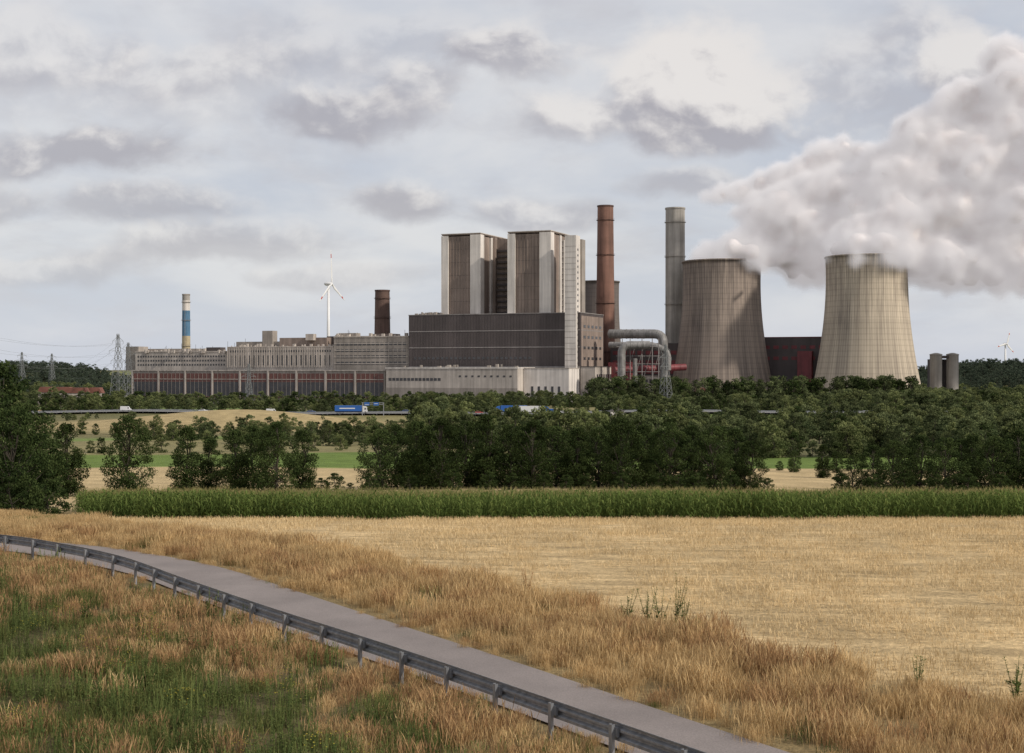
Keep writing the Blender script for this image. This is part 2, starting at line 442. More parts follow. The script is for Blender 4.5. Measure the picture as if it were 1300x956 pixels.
for yy in np.arange(87,122,2.25):
    for xx in np.arange(-46,56,2.4):
        lim=-26.5-.35*(yy-92)+ (2.5 if yy<91 else 0)
        front=87+ (3.*max(0,(-10-xx)/16)**1.5 if xx<-10 else 0)
        if xx<lim or yy<front or yy>112+max(0,-xx)*.2: continue
        (pc if rng.random()<.5 else pc2).append((xx+rng.uniform(-.05,.05),yy+.25*math.sin(xx*.31),float(T(xx,yy)),rng.uniform(.88,1.04)+.05*math.sin(xx*.17+yy*.2),rng.choice([0,math.pi])+rng.normal(0,.03)))
instancer('maize_rows_a',meshobj('maize_plants',*cornpatch(21)),pc,cornE)
instancer('maize_rows_b',meshobj('maize_plants_b',*cornpatch(22)),pc2,cornE)

# ---------------------------------------------------------------- trees
m_bark=surf('bark',(.05,.042,.03),.3,2,.95,0)
m_lf=[leafmat('leaves_dark',(.020,.033,.012),(.070,.094,.032),.2,.5),
      leafmat('leaves_mid',(.055,.075,.034),(.145,.165,.074),.25,.7),  # far-tree greens from here down are paled: distance haze put into the colour
      leafmat('leaves_light',(.09,.115,.045),(.20,.215,.09),.25,.6),
      leafmat('leaves_far_hill',(.05,.07,.05),(.105,.125,.085),.25,.4)]
def tree(name,seed,h,wr,crown0,nclump,nleaf,ls,mat,top_narrow=.6,rmin=.06,rmax=.125):
    r=np.random.default_rng(seed); b=MB()
    R=wr*h
    pts=[Vector((r.normal(0,.01)*h*i,r.normal(0,.01)*h*i,h*.85*i/5)) for i in range(6)]
    b.tube(pts,[.024*h*(1-.16*i) for i in range(6)],7,0)
    cl=[]
    lob=[r.uniform(.75,1.15) for _ in range(8)]
    for i in range(nclump):
        t=r.random(); z=crown0+(1-crown0)*t
        e=math.sin(math.pi*min(1,(t*.84+.16)))**top_narrow
        a=r.uniform(0,2*math.pi)
        rr=R*e*math.sqrt(r.uniform(.15,1))*lob[int(a/6.2832*8)%8]
        c=Vector((math.cos(a)*rr,math.sin(a)*rr,min(z*h,h*.95))); rad=h*r.uniform(rmin,rmax)*(1.15-.4*t)
        cl.append((c,rad))
        if i%3==0:
            s=pts[min(4,max(1,int(z*4.2)))]; mid=(s+c)/2+Vector((0,0,-.03*h))
            b.tube([s*.95,mid,c],[.008*h,.005*h,.002*h],5,0,False)
    V=[];ti=[]
    tot=sum(c[1]**2 for c in cl)
    for c,rad in cl:
        n=max(4,int(nleaf*rad**2/tot))
        d=r.normal(size=(n,3)); d/=np.linalg.norm(d,axis=1)[:,None]
        p=np.array(c)+d*(rad*r.uniform(.35,1.12,n)**.6)[:,None]*np.array([1.15,1.15,.8])
        A=r.normal(size=(n,3))+d*.3; A/=np.linalg.norm(A,axis=1)[:,None]
        B=np.cross(A,r.normal(size=(n,3))); B/=np.linalg.norm(B,axis=1)[:,None]
        s=(ls*r.uniform(.6,1.4,n))[:,None]
        q=np.stack([p-A*s*.6,p+B*s*.38,p+A*s*.6,p-B*s*.38],1)
        V.append(q.reshape(-1,3))
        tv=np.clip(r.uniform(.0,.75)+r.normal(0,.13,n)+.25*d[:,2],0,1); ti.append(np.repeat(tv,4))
    V=np.concatenate(V); V[:,2]=np.maximum(V[:,2],.02*h); ti=np.concatenate(ti); n0=len(b.v); nq=len(V)//4
    b.v+=V.tolist(); b.t+=ti.tolist(); b.f+=(np.arange(nq*4).reshape(nq,4)+n0).tolist(); b.mi+=[1]*nq
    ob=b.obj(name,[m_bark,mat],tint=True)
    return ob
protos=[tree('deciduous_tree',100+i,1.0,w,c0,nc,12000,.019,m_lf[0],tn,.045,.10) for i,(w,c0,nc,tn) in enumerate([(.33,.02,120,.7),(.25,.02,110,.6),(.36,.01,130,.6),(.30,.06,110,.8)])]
tl=[(85,190,538,1),(163,192,527,0),(237,195,543,1),(268,198,556,1),(298,193,543,1),(322,198,541,0),(350,190,540,0),(384,196,550,1),
 (484,192,548,2),(503,200,540,0),(530,192,536,1),(560,190,528,0),(592,198,536,2),(618,191,530,1),(648,196,538,2),(676,190,533,0),(706,198,539,2),(733,191,543,1),(760,196,539,2),(790,190,533,0),(818,197,538,3),(850,191,538,2),(880,198,543,0),(907,190,541,2),(933,196,547,1),(952,192,558,2),
 (545,200,540,2),(605,201,540,0),(662,200,542,2),(720,201,545,0),(775,201,542,2),(835,201,545,0),(893,201,550,2),
 (1082,192,578,2),(1108,198,566,0),(1135,191,560,2),(1168,197,556,0),(1200,190,554,2),(1235,198,551,1),(1262,191,554,2),(1292,196,548,0),(1325,191,546,2),(1360,195,545,0),(1150,201,566,2),(1218,201,560,0),(1278,201,556,2),
 (-30,196,540,2),(-60,190,535,0),
 (1008,262,573,2),(1045,240,563,1),(990,270,585,2),(1062,262,572,0)]
first=set()
def place_tree(k,x,y,h,rot,sx=1.):
    p=protos[k]
    if k not in first: ob=p; first.add(k)
    else:
        ob=bpy.data.objects.new('deciduous_tree',p.data); COL.objects.link(ob)
    ob.location=(x,y,float(T(x,y))-.1); ob.scale=(h*sx,h*sx,h); ob.rotation_euler[2]=rot
for px,y,pt,k in tl:
    x=BX(px,y); g=float(T(x,y)); h=BZ(pt,y)-g
    place_tree(k,x,y,h*rng.uniform(.98,1.08),rng.uniform(0,6.28),rng.uniform(.9,1.05))
for px,y,pt,k,sx in [(-5,112,458,0,1.),(32,118,508,2,.9),(-45,108,450,0,1.),(12,105,515,2,1.),(48,124,548,1,1.1)]:
    x=BX(px,y); g=float(T(x,y)); place_tree(k,x,y,BZ(pt,y)-g,rng.uniform(0,6.28),sx)
bush=tree('bush',140,1.0,.62,.0,60,5000,.036,m_lf[0],.45)
bl=[(425,175,600),(408,182,606),(60,108,598),(15,100,604),(30,104,612),(975,186,606),(1068,186,600),(470,184,600),(445,184,612),(575,183,595),(690,183,598),(835,184,600),(745,184,600),(1150,184,600),(1230,184,600),(620,184,598),(885,184,600),(520,184,600),(790,183,600),(650,183,600),(720,183,602),(860,183,602),(930,184,602),(1110,184,602),(1190,184,602),(1270,184,602)]
for i,(px,y,pt) in enumerate(bl):
    ob=bush if i==0 else bpy.data.objects.new('bush',bush.data)
    if i: COL.objects.link(ob)
    x=BX(px,y); g=float(T(x,y)); h=max(1.2,BZ(pt,y)-g); ob.location=(x,y,g-.1); ob.scale=(h,h,h); ob.rotation_euler[2]=rng.uniform(0,6)

# distant woodland masses
wood=empty('distant_woodland')
fp_=[tree('far_tree_%d'%i,200+i,1.0,w,c0,nc,nl,ls,m_lf[mm],tn) for i,(w,c0,nc,nl,ls,mm,tn) in enumerate([
   (.42,.03,40,2200,.045,1,.6),(.36,.05,40,2200,.042,0,.7),(.42,.02,40,2200,.045,2,.6),(.20,.03,40,2000,.04,1,.5),(.40,.03,36,1600,.055,3,.6)])]
W=[[],[],[],[],[]]
for i in range(4600):
    y=rng.uniform(338,985); x=rng.uniform(-.40,.40)*y; px=650+F*x/y
    if 672<y<742: continue
    right=sstep(-.12,-.02,x/y)
    nse=float(snz(x,y,.035,4)); sc_=float(snz(x,y,.02,9))
    if right<.5:
        if nse<.22 : continue
        if 445<y<475 : continue
        if y>480 and y<672 and -185<x<-50: 
            if rng.random()<.9: continue
        h=rng.uniform(3.5,7.) if y<800 else rng.uniform(5,9)
        if 560<y<=672: h=rng.uniform(2.,3.6)
    else:
        if nse<-.30: continue
        h=rng.uniform(4.5,11)*(1+.3*sc_)
        if 560<y<=672: h=rng.uniform(2.5,4.5)
        if 480<y<672 and 600<px<760: h=min(h,3.0)
        if y<420 and rng.random()<.3: continue
    if 1005<px<1060 and y<400: continue
    k=int(rng.choice([0,1,2,3],p=[.44,.14,.36,.06]))
    W[k].append((x,y,float(T(x,y))-.2,h,rng.uniform(0,6.28)))
for (x0,y0,x1,y1,n,h0,h1) in [(-200,355,-40,360,26,3,5),(-230,480,-30,500,36,3,4.5),(20,355,200,350,50,4,9),(-320,770,-120,800,60,6,9),(-330,985,60,990,170,6,11),(60,1000,330,1000,80,9,13)]:
    for i in range(n):
        s=(i+rng.uniform(-.4,.4))/n; x=x0+(x1-x0)*s; y=y0+(y1-y0)*s+rng.normal(0,3); k=int(rng.choice([0,1,2])); W[k].append((x,y,float(T(x,y))-.2,rng.uniform(h0,h1),rng.uniform(0,6.28)))
for i in range(150):
    px=rng.uniform(750,1175); y=rng.uniform(935,985); x=BX(px,y); W[3 if rng.random()<.75 else 1].append((x,y,float(T(x,y)),rng.uniform(15.5,21.5),rng.uniform(0,6.28)))
for i in range(120):
    px=rng.uniform(1150,1420); y=rng.uniform(930,1010); x=BX(px,y); W[int(rng.choice([0,1,2]))].append((x,y,float(T(x,y)),rng.uniform(8,13),rng.uniform(0,6.28)))
for i in range(70):
    px=rng.uniform(1060,1200); y=rng.uniform(850,900); x=BX(px,y); W[int(rng.choice([0,2]))].append((x,y,float(T(x,y)),rng.uniform(9,14),rng.uniform(0,6.28)))
for i in range(2600):
    if i%2: x=rng.uniform(430,1000); y=rng.uniform(1480,1900)
    else: x=rng.uniform(-1100,-500); y=rng.uniform(1650,2080)
    W[4].append((x,y,float(T(x,y))-.5,rng.uniform(11,17),rng.uniform(0,6.28)))
for i in range(900):
    x=rng.uniform(-900,-330); y=rng.uniform(1000,1500); 
    W[int(rng.choice([0,4,2]))].append((x,y,float(T(x,y))-.5,rng.uniform(8,14),rng.uniform(0,6.28)))
for i in range(500):
    x=rng.uniform(330,700); y=rng.uniform(1000,1400); 
    W[int(rng.choice([0,4,2]))].append((x,y,float(T(x,y))-.5,rng.uniform(8,14),rng.uniform(0,6.28)))
for k in range(5): instancer('woodland_part_%d'%k,fp_[k],W[k],wood)

# ---------------------------------------------------------------- power station
TH=math.radians(22); cs,sn=math.cos(TH),math.sin(TH); OY=1100.; OX=BX(735,OY); G0=-18.
def U(px,v):
    k=(px-650)/F; return (k*(OY+v*cs)-OX-v*sn)/(cs+k*sn)
def Yof(u,v): return OY-u*sn+v*cs
def ZL(py,u,v): return BZ(py,Yof(u,v))
m_char=surf('charcoal_cladding',(.078,.064,.062),.25,.05,.75,.25)
m_band=surf('pale_band',(.25,.23,.22),.2,.1,.8,.2)
m_brn=surf('brown_grey_cladding',(.27,.21,.175),.25,.06,.75,.4)
m_wht=surf('white_panel',(.68,.63,.58),.16,.06,.8,.35)
m_wht2=surf('offwhite_wall',(.47,.42,.37),.2,.08,.85,.35)
m_grey=surf('grey_concrete_wall',(.31,.275,.24),.25,.08,.9,.35)
m_win=surf('dark_glass',(.06,.06,.065),.3,.2,.25,0)
m_redw=surf('red_brown_glazing',(.15,.062,.05),.35,.15,.5,.2)
m_roof=surf('roof_felt',(.12,.11,.105),.25,.1,.9,0)
m_steel=surf('aluminium_duct',(.25,.24,.23),.35,.2,.6,.5,.2)
m_redd=surf('maroon_duct',(.17,.035,.04),.3,.1,.6,.3)
class Bld:
    def __init__(s,name): s.e=empty(name,(OX,OY,0),-TH); s.p={}
    def box(s,part,mat,*b):
        if part not in s.p: s.p[part]=(MB(),mat)
        s.p[part][0].box(*b)
    def mb(s,part,mat):
        if part not in s.p: s.p[part]=(MB(),mat)
        return s.p[part][0]
    def done(s):
        for k,(m,mat) in s.p.items(): m.obj(k,[mat],s.e)
def grid(B,part,mat,u0,u1,z0,z1,v,nu,nz,fu=.6,fz=.6,d=.12):
    du=(u1-u0)/nu; dz=(z1-z0)/nz
    for i in range(nu):
        for j in range(nz):
            a=u0+du*(i+.5-fu/2); c=z0+dz*(j+.5-fz/2)
            B.box(part,mat,a,a+du*fu,v-d,v+.1,c,c+dz*fz)
def gridS(B,part,mat,v0,v1,z0,z1,u,nv,nz,fu=.6,fz=.6,d=.12):
    dv=(v1-v0)/nv; dz=(z1-z0)/nz
    for i in range(nv):
        for j in range(nz):
            a=v0+dv*(i+.5-fu/2); c=z0+dz*(j+.5-fz/2)
            B.box(part,mat,u-.1,u+d,a,a+dv*fu,c,c+dz*fz)
B=Bld('boiler_house')
u0=U(519,0);u1=U(737,0); zt=ZL(399,(u0+u1)/2,0); DV=56
B.box('dark_base',m_char,u0,u1,0,DV,G0,zt)
for py in (420,441):
    z=ZL(py,(u0+u1)/2,0); B.box('pale_bands',m_band,u0+.5,u1-.5,-.25,-.003,z-.35,z+.35)
    B.box('pale_bands',m_band,u1+.003,u1+.25,1,DV-1,z-.3,z+.3)
z=ZL(466,(u0+u1)/2,0); B.box('pale_bands',m_band,u0+.5,u1-.5,-.4,-.003,z-1.2,z+.6)
for i in range(60):
    a=u0+(u1-u0)*(i+.5)/60; B.box('cladding_ribs',m_char,a-.12,a+.12,-.14,-.002,ZL(465,a,0),zt-.5)
B.box('parapet',m_band,u0-.3,u1+.3,-.3,DV+.3,zt+.003,zt+.6)
grid(B,'windows',m_win,u0+4,u1-40,ZL(458,u0,0),ZL(452,u0,0),0,26,1,.6,.5,.2)
B.box('side_cladding',m_brn,u1+.003,u1+.2,1.5,DV-1.5,ZL(465,u1,20),zt-2)
gridS(B,'windows',m_win,4,DV-4,ZL(462,u1,20),zt-6,u1+.2,5,4,.5,.25,.15)
def boiler(pa,pb,v0,dv,ptop):
    ua=U(pa,v0);ub=U(pb,v0); w=ub-ua; z0=zt+.7; z1=ZL(ptop,(ua+ub)/2,v0)
    B.box('boiler_core',m_brn,ua,ub,v0,v0+dv,z0,z1)
    B.box('white_columns',m_wht,ua-1.2,ua+w*.15,v0-1.6,v0-.003,z0,z1+.4)
    B.box('white_columns',m_wht2,ub-w*.24,ub+1.4,v0-1.6,v0-.003,z0,z1+.8)
    B.box('white_columns',m_wht,ub+.003,ub+1.4,v0,v0+6.,z0,z1+.8)
    n=7
    for i in range(n):
        a=ua+w*.16+(w*.58)*(i+.5)/n; B.box('panel_ribs',m_brn,a-.2,a+.2,v0-.35,v0-.003,z0,z1-1.5)
    for k in range(1,6):
        zz=z0+(z1-z0)*k/6; B.box('panel_joints',m_char,ua+w*.17,ub-w*.25,v0-.12,v0-.004,zz-.08,zz+.08)
    B.box('side_columns',m_wht,ub+.003,ub+1.5,v0+20,v0+23.5,z0,z1)
    B.box('side_columns',m_wht,ub+.003,ub+1.5,v0+dv-6,v0+dv,z0,z1+.8)
    for vv in (v0+29,v0+36):
        B.box('side_columns',m_wht2,ub+.003,ub+1.3,vv,vv+1.8,z0,z1-3)
    B.box('side_recess',m_char,ub+.003,ub+.15,v0+24,v0+dv-6.5,z0,z1-3)
    for k in range(14):
        zz=z0+(z1-z0)*(k+.5)/14.5; B.box('side_platforms',m_grey,ub+.16,ub+1.1,v0+24,v0+dv-6.5,zz,zz+.5)
    B.box('roof_cap',m_brn,ua-1.,ub+1.,v0-1,v0+dv,z1+.85,z1+1.6)
    B.box('roof_cap_edge',m_wht2,ua-1.3,ub+1.5,v0-1.7,v0+dv+.3,z1+1.603,z1+2.2)
boiler(563,609,12,52,300)
boiler(647,698,4,50,297)
ua=U(625,34);ub=U(650,34)
B.box('link_block',m_brn,ua,ub+2,40,60,zt+.7,ZL(303,ua,34))
B.box('link_block',m_wht,ua-1,ua+2,36,39.9,zt+.7,ZL(301,ua,34))
B.box('link_block',m_wht2,ub-4,ub-1,36,39.9,zt+.7,ZL(303,ua,34))
for k in range(12):
    zz=zt+2+k*4.6; B.box('link_floors',m_char,ua+2.5,ub-4.2,38,39.9,zz,zz+1.6)
ua=U(717,-4);ub=U(731,-4)
B.box('stair_tower',m_wht,ua,ub,-4,6,G0,ZL(299,ua,-4))
B.box('stair_tower_core',m_grey,ua+2,ub+1.5,6.003,14,zt+.7,ZL(303,ua,-4))
for k in range(26):
    zz=G0+8+k*4.4; B.box('stair_windows',m_win,ub-.1,ub+.15,-.5,1.6,zz,zz+1.6)
    B.box('stair_joints',m_grey,ua-.003,ub+.1,-4.1,-4.003,zz+3.2,zz+3.35)
for i in range(26):
    a=rng.uniform(u0+3,U(560,5)); v=rng.uniform(2,20); s=rng.uniform(.8,2.5); B.box('roof_vents',m_grey,a,a+s,v,v+s,zt+.7,zt+.7+rng.uniform(.8,2.5))
B.done()
B=Bld('switchgear_annex')
ua=U(490,-42);ub=U(657,-42); z1=ZL(468,ub,-42)
B.box('walls',m_wht2,ua,ub,-42,-6,G0,z1); B.box('roof_edge',m_wht,ua-.3,ub+.3,-42.4,-5.7,z1+.003,z1+1.0)
grid(B,'windows',m_win,ua+2,U(560,-42),ZL(484,ua,-42),ZL(479,ua,-42),-42,14,1,.75,.7)
grid(B,'vents',m_win,U(580,-42),ub-3,ZL(479,ua,-42),ZL(476,ua,-42),-42,9,1,.35,.7)
B.box('plinth',m_grey,ua-.1,ub+.1,-42.25,-42.003,G0,ZL(492,ua,-42))
ua2=ub+.5;ub2=U(722,-30)
B.box('white_hall',m_wht,ua2,ub2,-30,-6,G0,ZL(468,ub,-30)); B.box('white_hall_roof',m_wht2,ua2-.2,ub2+.3,-30.3,-5.8,ZL(468,ub,-30)+.003,ZL(467,ub,-30))
grid(B,'doors',m_win,ua2+4,ub2-5,G0,ZL(488,ua2,-30),-30,5,1,.35,.8)
ua3=U(737,2)+.5;ub3=ua3+12
B.box('side_hall',m_wht2,ua3,ub3,0,48,G0,ZL(466,ua3,0)); B.box('side_hall_roof',m_roof,ua3-.2,ub3+.3,-.3,48.3,ZL(466,ua3,0)+.003,ZL(465.2,ua3,0))
gridS(B,'side_windows',m_win,3,46,ZL(482,ua3,0),ZL(474,ua3,0),ub3,8,1,.6,.7)
for i in range(14):
    a=rng.uniform(ua+3,ub-4); s=rng.uniform(.8,3); v=rng.uniform(-38,-12); B.box('roof_vents',m_grey,a,a+s,v,v+s,z1+1.0,z1+1+rng.uniform(.8,2.6))
B.done()
B=Bld('turbine_hall')
ua=U(168,-40);ub=U(489,-40); z1=ZL(471,(ua+ub)/2,-40)
B.box('walls',m_grey,ua,ub,-40,-8,G0,z1); B.box('roof_edge',m_wht2,ua-.5,ub+.1,-40.6,-7.5,z1+.003,z1+.9)
nb=9; du=(ub-ua)/nb
for i in range(nb):
    a=ua+du*i; B.box('glazing',m_redw,a+1.4,a+du-1.4,-40.15,-40.003,G0+3,z1-2)
    B.box('piers',m_wht2,a-.5,a+.9,-40.7,-40.003,G0,z1)
    for k in range(1,6):
        q=a+1.4+(du-2.8)*k/6; B.box('mullions',m_grey,q-.14,q+.14,-40.3,-40.16,G0+3,z1-2)
    B.box('transoms',m_wht2,a+1.4,a+du-1.4,-40.45,-40.31,z1-7.,z1-6.5)
    B.box('glass',m_win,a+1.6,a+du-1.6,-40.2,-40.153,G0+4,z1-9)
B.done()
B=Bld('machine_house')
def seg(pa,pb,pt,v,dv,mat,roof=m_wht2):
    a=U(pa,v);b_=U(pb,v); z=ZL(pt,(a+b_)/2,v)
    B.box('walls_%d'%pa,mat,a,b_-.01,v,v+dv,G0,z); B.box('roof_trim',roof,a-.2,b_-.2,v-.4,v+dv,z+.003,z+.8)
    return a,b_,z
a,b_,z=seg(172,289,447,12,40,m_wht2); grid(B,'windows',m_win,a+2,b_-2,z-13,z-2,12,34,3,.55,.42)
a,b_,z=seg(289,424,441,6,46,m_wht2,m_wht2); grid(B,'windows',m_win,a+2,b_-2,z-4.5,z-2,6,40,1,.55,.7); grid(B,'tall_windows',m_win,a+2,b_-2,z-16,z-6,6,22,1,.35,.85)
for k in range(0,45):
    q=a+(b_-a)*k/45; B.box('pilasters',m_wht2,q-.25,q+.25,5.5,5.997,z-17,z-.2)
a,b_,z=seg(424,519,428,4,50,m_grey,m_wht2); grid(B,'windows',m_win,a+2,b_-2,z-24,z-3,4,16,4,.75,.42)
grid(B,'window_bands',m_wht2,a+.5,b_-.5,z-24.5,z-2.5,4,1,4,1.,.12,.3)
def rb_(pa,pb,pt,pbm,v,dv,mat): 
    a=U(pa,v);b_=U(pb,v); B.box('roof_structures_'+mat.name[:5],mat,a,b_,v,v+dv,ZL(pbm,a,v),ZL(pt,a,v))
rb_(300,360,434,446,26,14,m_grey); rb_(333,346,420,446,24,8,m_grey); rb_(355,415,429,446,22,16,m_brn); rb_(415,470,427,440,30,16,m_char); rb_(180,250,443,452,30,14,m_grey)
rb_(470,500,424,434,26,12,m_brn); rb_(262,280,441,450,20,8,m_char); rb_(388,398,424,432,18,5,m_wht2); rb_(430,452,423,432,16,8,m_grey); rb_(160,176,440,470,14,14,m_grey)
for i in range(120):
    p=rng.uniform(180,515); v=rng.uniform(8,24); base=447 if p<289 else 441 if p<424 else 428
    a=U(p,v); zb=ZL(base,a,v)-1; s=rng.uniform(.5,2.4); B.box('roof_vents',m_char if i%2 else m_wht2,a,a+s,v,v+s,zb,zb+rng.uniform(1.5,4.5))
mb=B.mb('roof_masts',m_char)
for i in range(26):
    p=rng.uniform(170,515); v=rng.uniform(8,24); base=447 if p<289 else 441 if p<424 else 428
    a=U(p,v); zb=ZL(base,a,v)-1; mb.tube([(a,v,zb),(a,v,zb+rng.uniform(4,9))],.14,5)
B.done()
B=Bld('flue_gas_building')
v=95; a=U(965,v); b_=U(1052,v)
B.box('walls',m_char,a,b_,v,v+40,G0,ZL(429,a,v)); B.box('roof',m_redd,a-.3,b_+.3,v-.3,v+40.3,ZL(429,a,v)+.003,ZL(428,a,v))
grid(B,'red_panels',m_redd,a+2,b_-2,ZL(462,a,v),ZL(434,a,v),v,7,2,.6,.3,.2)
a=U(1012,v-8);b_=U(1030,v-8); B.box('red_block',m_redd,a,b_,v-8,v-.01,G0,ZL(446,a,v))
B.done()
B=Bld('scrubber_building')
v=70; a=U(775,v); b_=U(862,v)
B.box('walls',m_char,a,b_,v,v+30,G0,ZL(437,a,v)); B.box('roof',m_roof,a-.3,b_+.3,v-.3,v+30.3,ZL(437,a,v)+.003,ZL(436,a,v))
grid(B,'maroon_panels',m_redd,a+1,b_-1,ZL(478,a,v),ZL(442,a,v),v,8,3,.7,.4,.2)
a=U(772,v-30); b_=U(800,v-30); B.box('red_annex',m_redd,a,b_,v-30,v-14,G0,ZL(460,a,v-30))
a=U(806,v-45); b_=U(846,v-45); B.box('beige_hall',m_wht2,a,b_,v-45,v-32,G0,ZL(477,a,v-45)); grid(B,'hall_windows',m_win,a+1,b_-1,ZL(488,a,v-45),ZL(480,a,v-45),v-45,7,1,.6,.6)
B.done()
dE=empty('flue_gas_ducts')
def W3(px,py,y): return Vector((BX(px,y),y,BZ(py,y)))
def elbow(pts,r,mat,name,n=18):
    out=[pts[0]]
    for i in range(1,len(pts)-1):
        p=pts[i]; a=(pts[i-1]-p); c=(pts[i+1]-p); d=min(a.length,c.length)*.45; d=min(d,r*2.2); A=p+a.normalized()*d; C=p+c.normalized()*d
        for k in range(7):
            s=k/6; out.append((1-s)**2*A+2*s*(1-s)*p+s*s*C)
    out.append(pts[-1]); b=MB(); b.tube(out,r,n); 
    for i in range(len(out)-1):
        L=(out[i+1]-out[i]).length
        if L>8:
            for k in range(1,int(L/5)):
                c=out[i].lerp(out[i+1],k*5/L); d=(out[i+1]-out[i]).normalized(); b.tube([c-d*.25,c+d*.25],r*1.06,n)
    return b.obj(name,[mat],dE,smooth=False)
elbow([W3(774,424,1125),W3(842,424,1100),W3(842,500,1100)],3.6,m_steel,'duct_upper')
elbow([W3(774,438,1105),W3(830,438,1085),W3(848,446,1085),W3(848,470,1085)],2.4,m_steel,'duct_middle')
elbow([W3(825,438,1070),W3(789,438,1070),W3(789,500,1070)],3.0,m_steel,'duct_lower')
elbow([W3(806,455,1075),W3(806,500,1075)],1.8,m_steel,'duct_riser')
elbow([W3(780,470,1090),W3(870,466,1110)],2.6,m_redd,'red_duct')
elbow([W3(860,470,1250),W3(1052,470,1250)],4.2,m_redd,'red_duct_long')
elbow([W3(985,456,1230),W3(1060,456,1230)],3.4,m_redd,'red_duct_high')
sb=MB()
for px in (790,800,815,828,836):
    for yy in (1075,1095):
        p=W3(px,430,yy); sb.tube([(p.x,p.y,G0),p],.35,6)
for py in (440,452,462,472,480):
    sb.tube([W3(782,py,1078),W3(838,py,1078)],.25,5); 
for k in range(5):
    sb.tube([W3(784+11*k,480,1078),W3(795+11*k,440,1078)],.18,5)
sb.obj('duct_steelwork',[m_band],dE)

def chimney(name,px,y,ptop,rt_px,rb_px,mat,capmat,bands=None,n=36,steps=20):
    X=BX(px,y); z1=BZ(ptop,y); g=float(T(X,y)) ; H=z1-g; s=y/F; rt=rt_px*s; rb=rb_px*s
    b=MB(); prof=[];mis=[]
    for i in range(steps+1):
        t=i/steps; prof.append((rb+(rt-rb)*t**.8,H*t))
    prof+= [(rt*1.06,H+.0),(rt*1.06,H+1.2),(rt*.85,H+1.2),(rt*.8,H-8)]
    mis=[0]*steps+[1]*4
    if bands:
        for (a,c,mi) in bands:
            for i in range(steps):
                if a<=(i+.5)/steps<c: mis[i]=mi
    b.lathe(prof,n,mis=mis[:len(prof)-1])
    for t in (.25,.5,.75,.93):
        r=rb+(rt-rb)*t**.8; z=H*t; b.lathe([(r,z),(r+.9,z),(r+.9,z+.25),(r,z+.25)],n,mi=1)
        b.lathe([(r+.85,z+1.2),(r+.92,z+1.2),(r+.92,z+1.3),(r+.85,z+1.3),(r+.85,z+1.2)],n,mi=1)
    for k in range(-1,2,2): b.box(-.05+k*.35,.05+k*.35,-rt*1.18-.9,-rt*1.18-.8,0,H)
    mats=[mat,capmat]+([m_blue,m_wht,m_yw] if bands else [])
    return b.obj(name,mats,loc=(X,y,g),smooth=False)
m_blue=surf('blue_paint',(.07,.17,.28),.2,.3,.6,.3); m_yw=surf('yellow_paint',(.42,.35,.22),.2,.3,.6,.3)
m_brick=surf('chimney_brick',(.215,.115,.085),.35,.05,.9,.45,0,0,.15); m_brickd=surf('sooty_brick',(.10,.06,.05),.3,.1,.9,.3)
m_conc=surf('chimney_concrete',(.36,.335,.30),.28,.05,.9,.45,0,0,.06)
m_dkbrick=surf('old_brick',(.12,.075,.06),.3,.08,.9,.35)
chimney('brick_chimney',768.5,1190,263,10,13.5,m_brick,m_brickd)
chimney('concrete_chimney',857,1180,266,12.2,12.6,m_conc,m_conc)
chimney('old_brick_chimney',485.5,1230,370,9.2,12,m_dkbrick,m_brickd)
chimney('banded_chimney',236.5,1330,375,4.8,5.8,m_conc,m_grey,bands=[(.4,.58,4),(.58,.86,2),(.86,.96,3)])

def ctmat(name,base,dark,seed,stain=1.):
    m,t,b=newmat(name); o=t.new('ShaderNodeTexCoord').outputs['Object']; x,y,z=t.sep(o)
    an=t.m('ARCTAN2',y,x)
    v=t.comb(t.m('MULTIPLY',t.m('COSINE',an),32),t.m('MULTIPLY',t.m('SINE',an),32),t.m('MULTIPLY',z,.03))
    n=t.noise(v,.35,6,.65); n0=t.noise(o,.03,5,.55); n5=t.noise(v,1.3,5,.65)
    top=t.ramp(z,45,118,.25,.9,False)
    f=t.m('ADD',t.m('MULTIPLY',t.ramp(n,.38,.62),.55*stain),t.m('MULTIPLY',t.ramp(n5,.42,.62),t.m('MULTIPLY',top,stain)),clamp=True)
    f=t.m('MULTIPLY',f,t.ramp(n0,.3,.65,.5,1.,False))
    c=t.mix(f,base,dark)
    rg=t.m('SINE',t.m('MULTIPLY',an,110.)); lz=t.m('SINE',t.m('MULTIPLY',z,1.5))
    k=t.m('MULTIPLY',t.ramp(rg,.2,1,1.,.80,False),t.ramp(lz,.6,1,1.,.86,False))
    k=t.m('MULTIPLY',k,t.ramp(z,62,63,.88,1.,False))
    vm=t.new('ShaderNodeVectorMath',operation='SCALE'); t.l.new(c,vm.inputs[0]); t.l.new(k,vm.inputs['Scale'])
    t.l.new(vm.outputs[0],b.inputs['Base Color']); b.inputs['Roughness'].default_value=.92
    return m
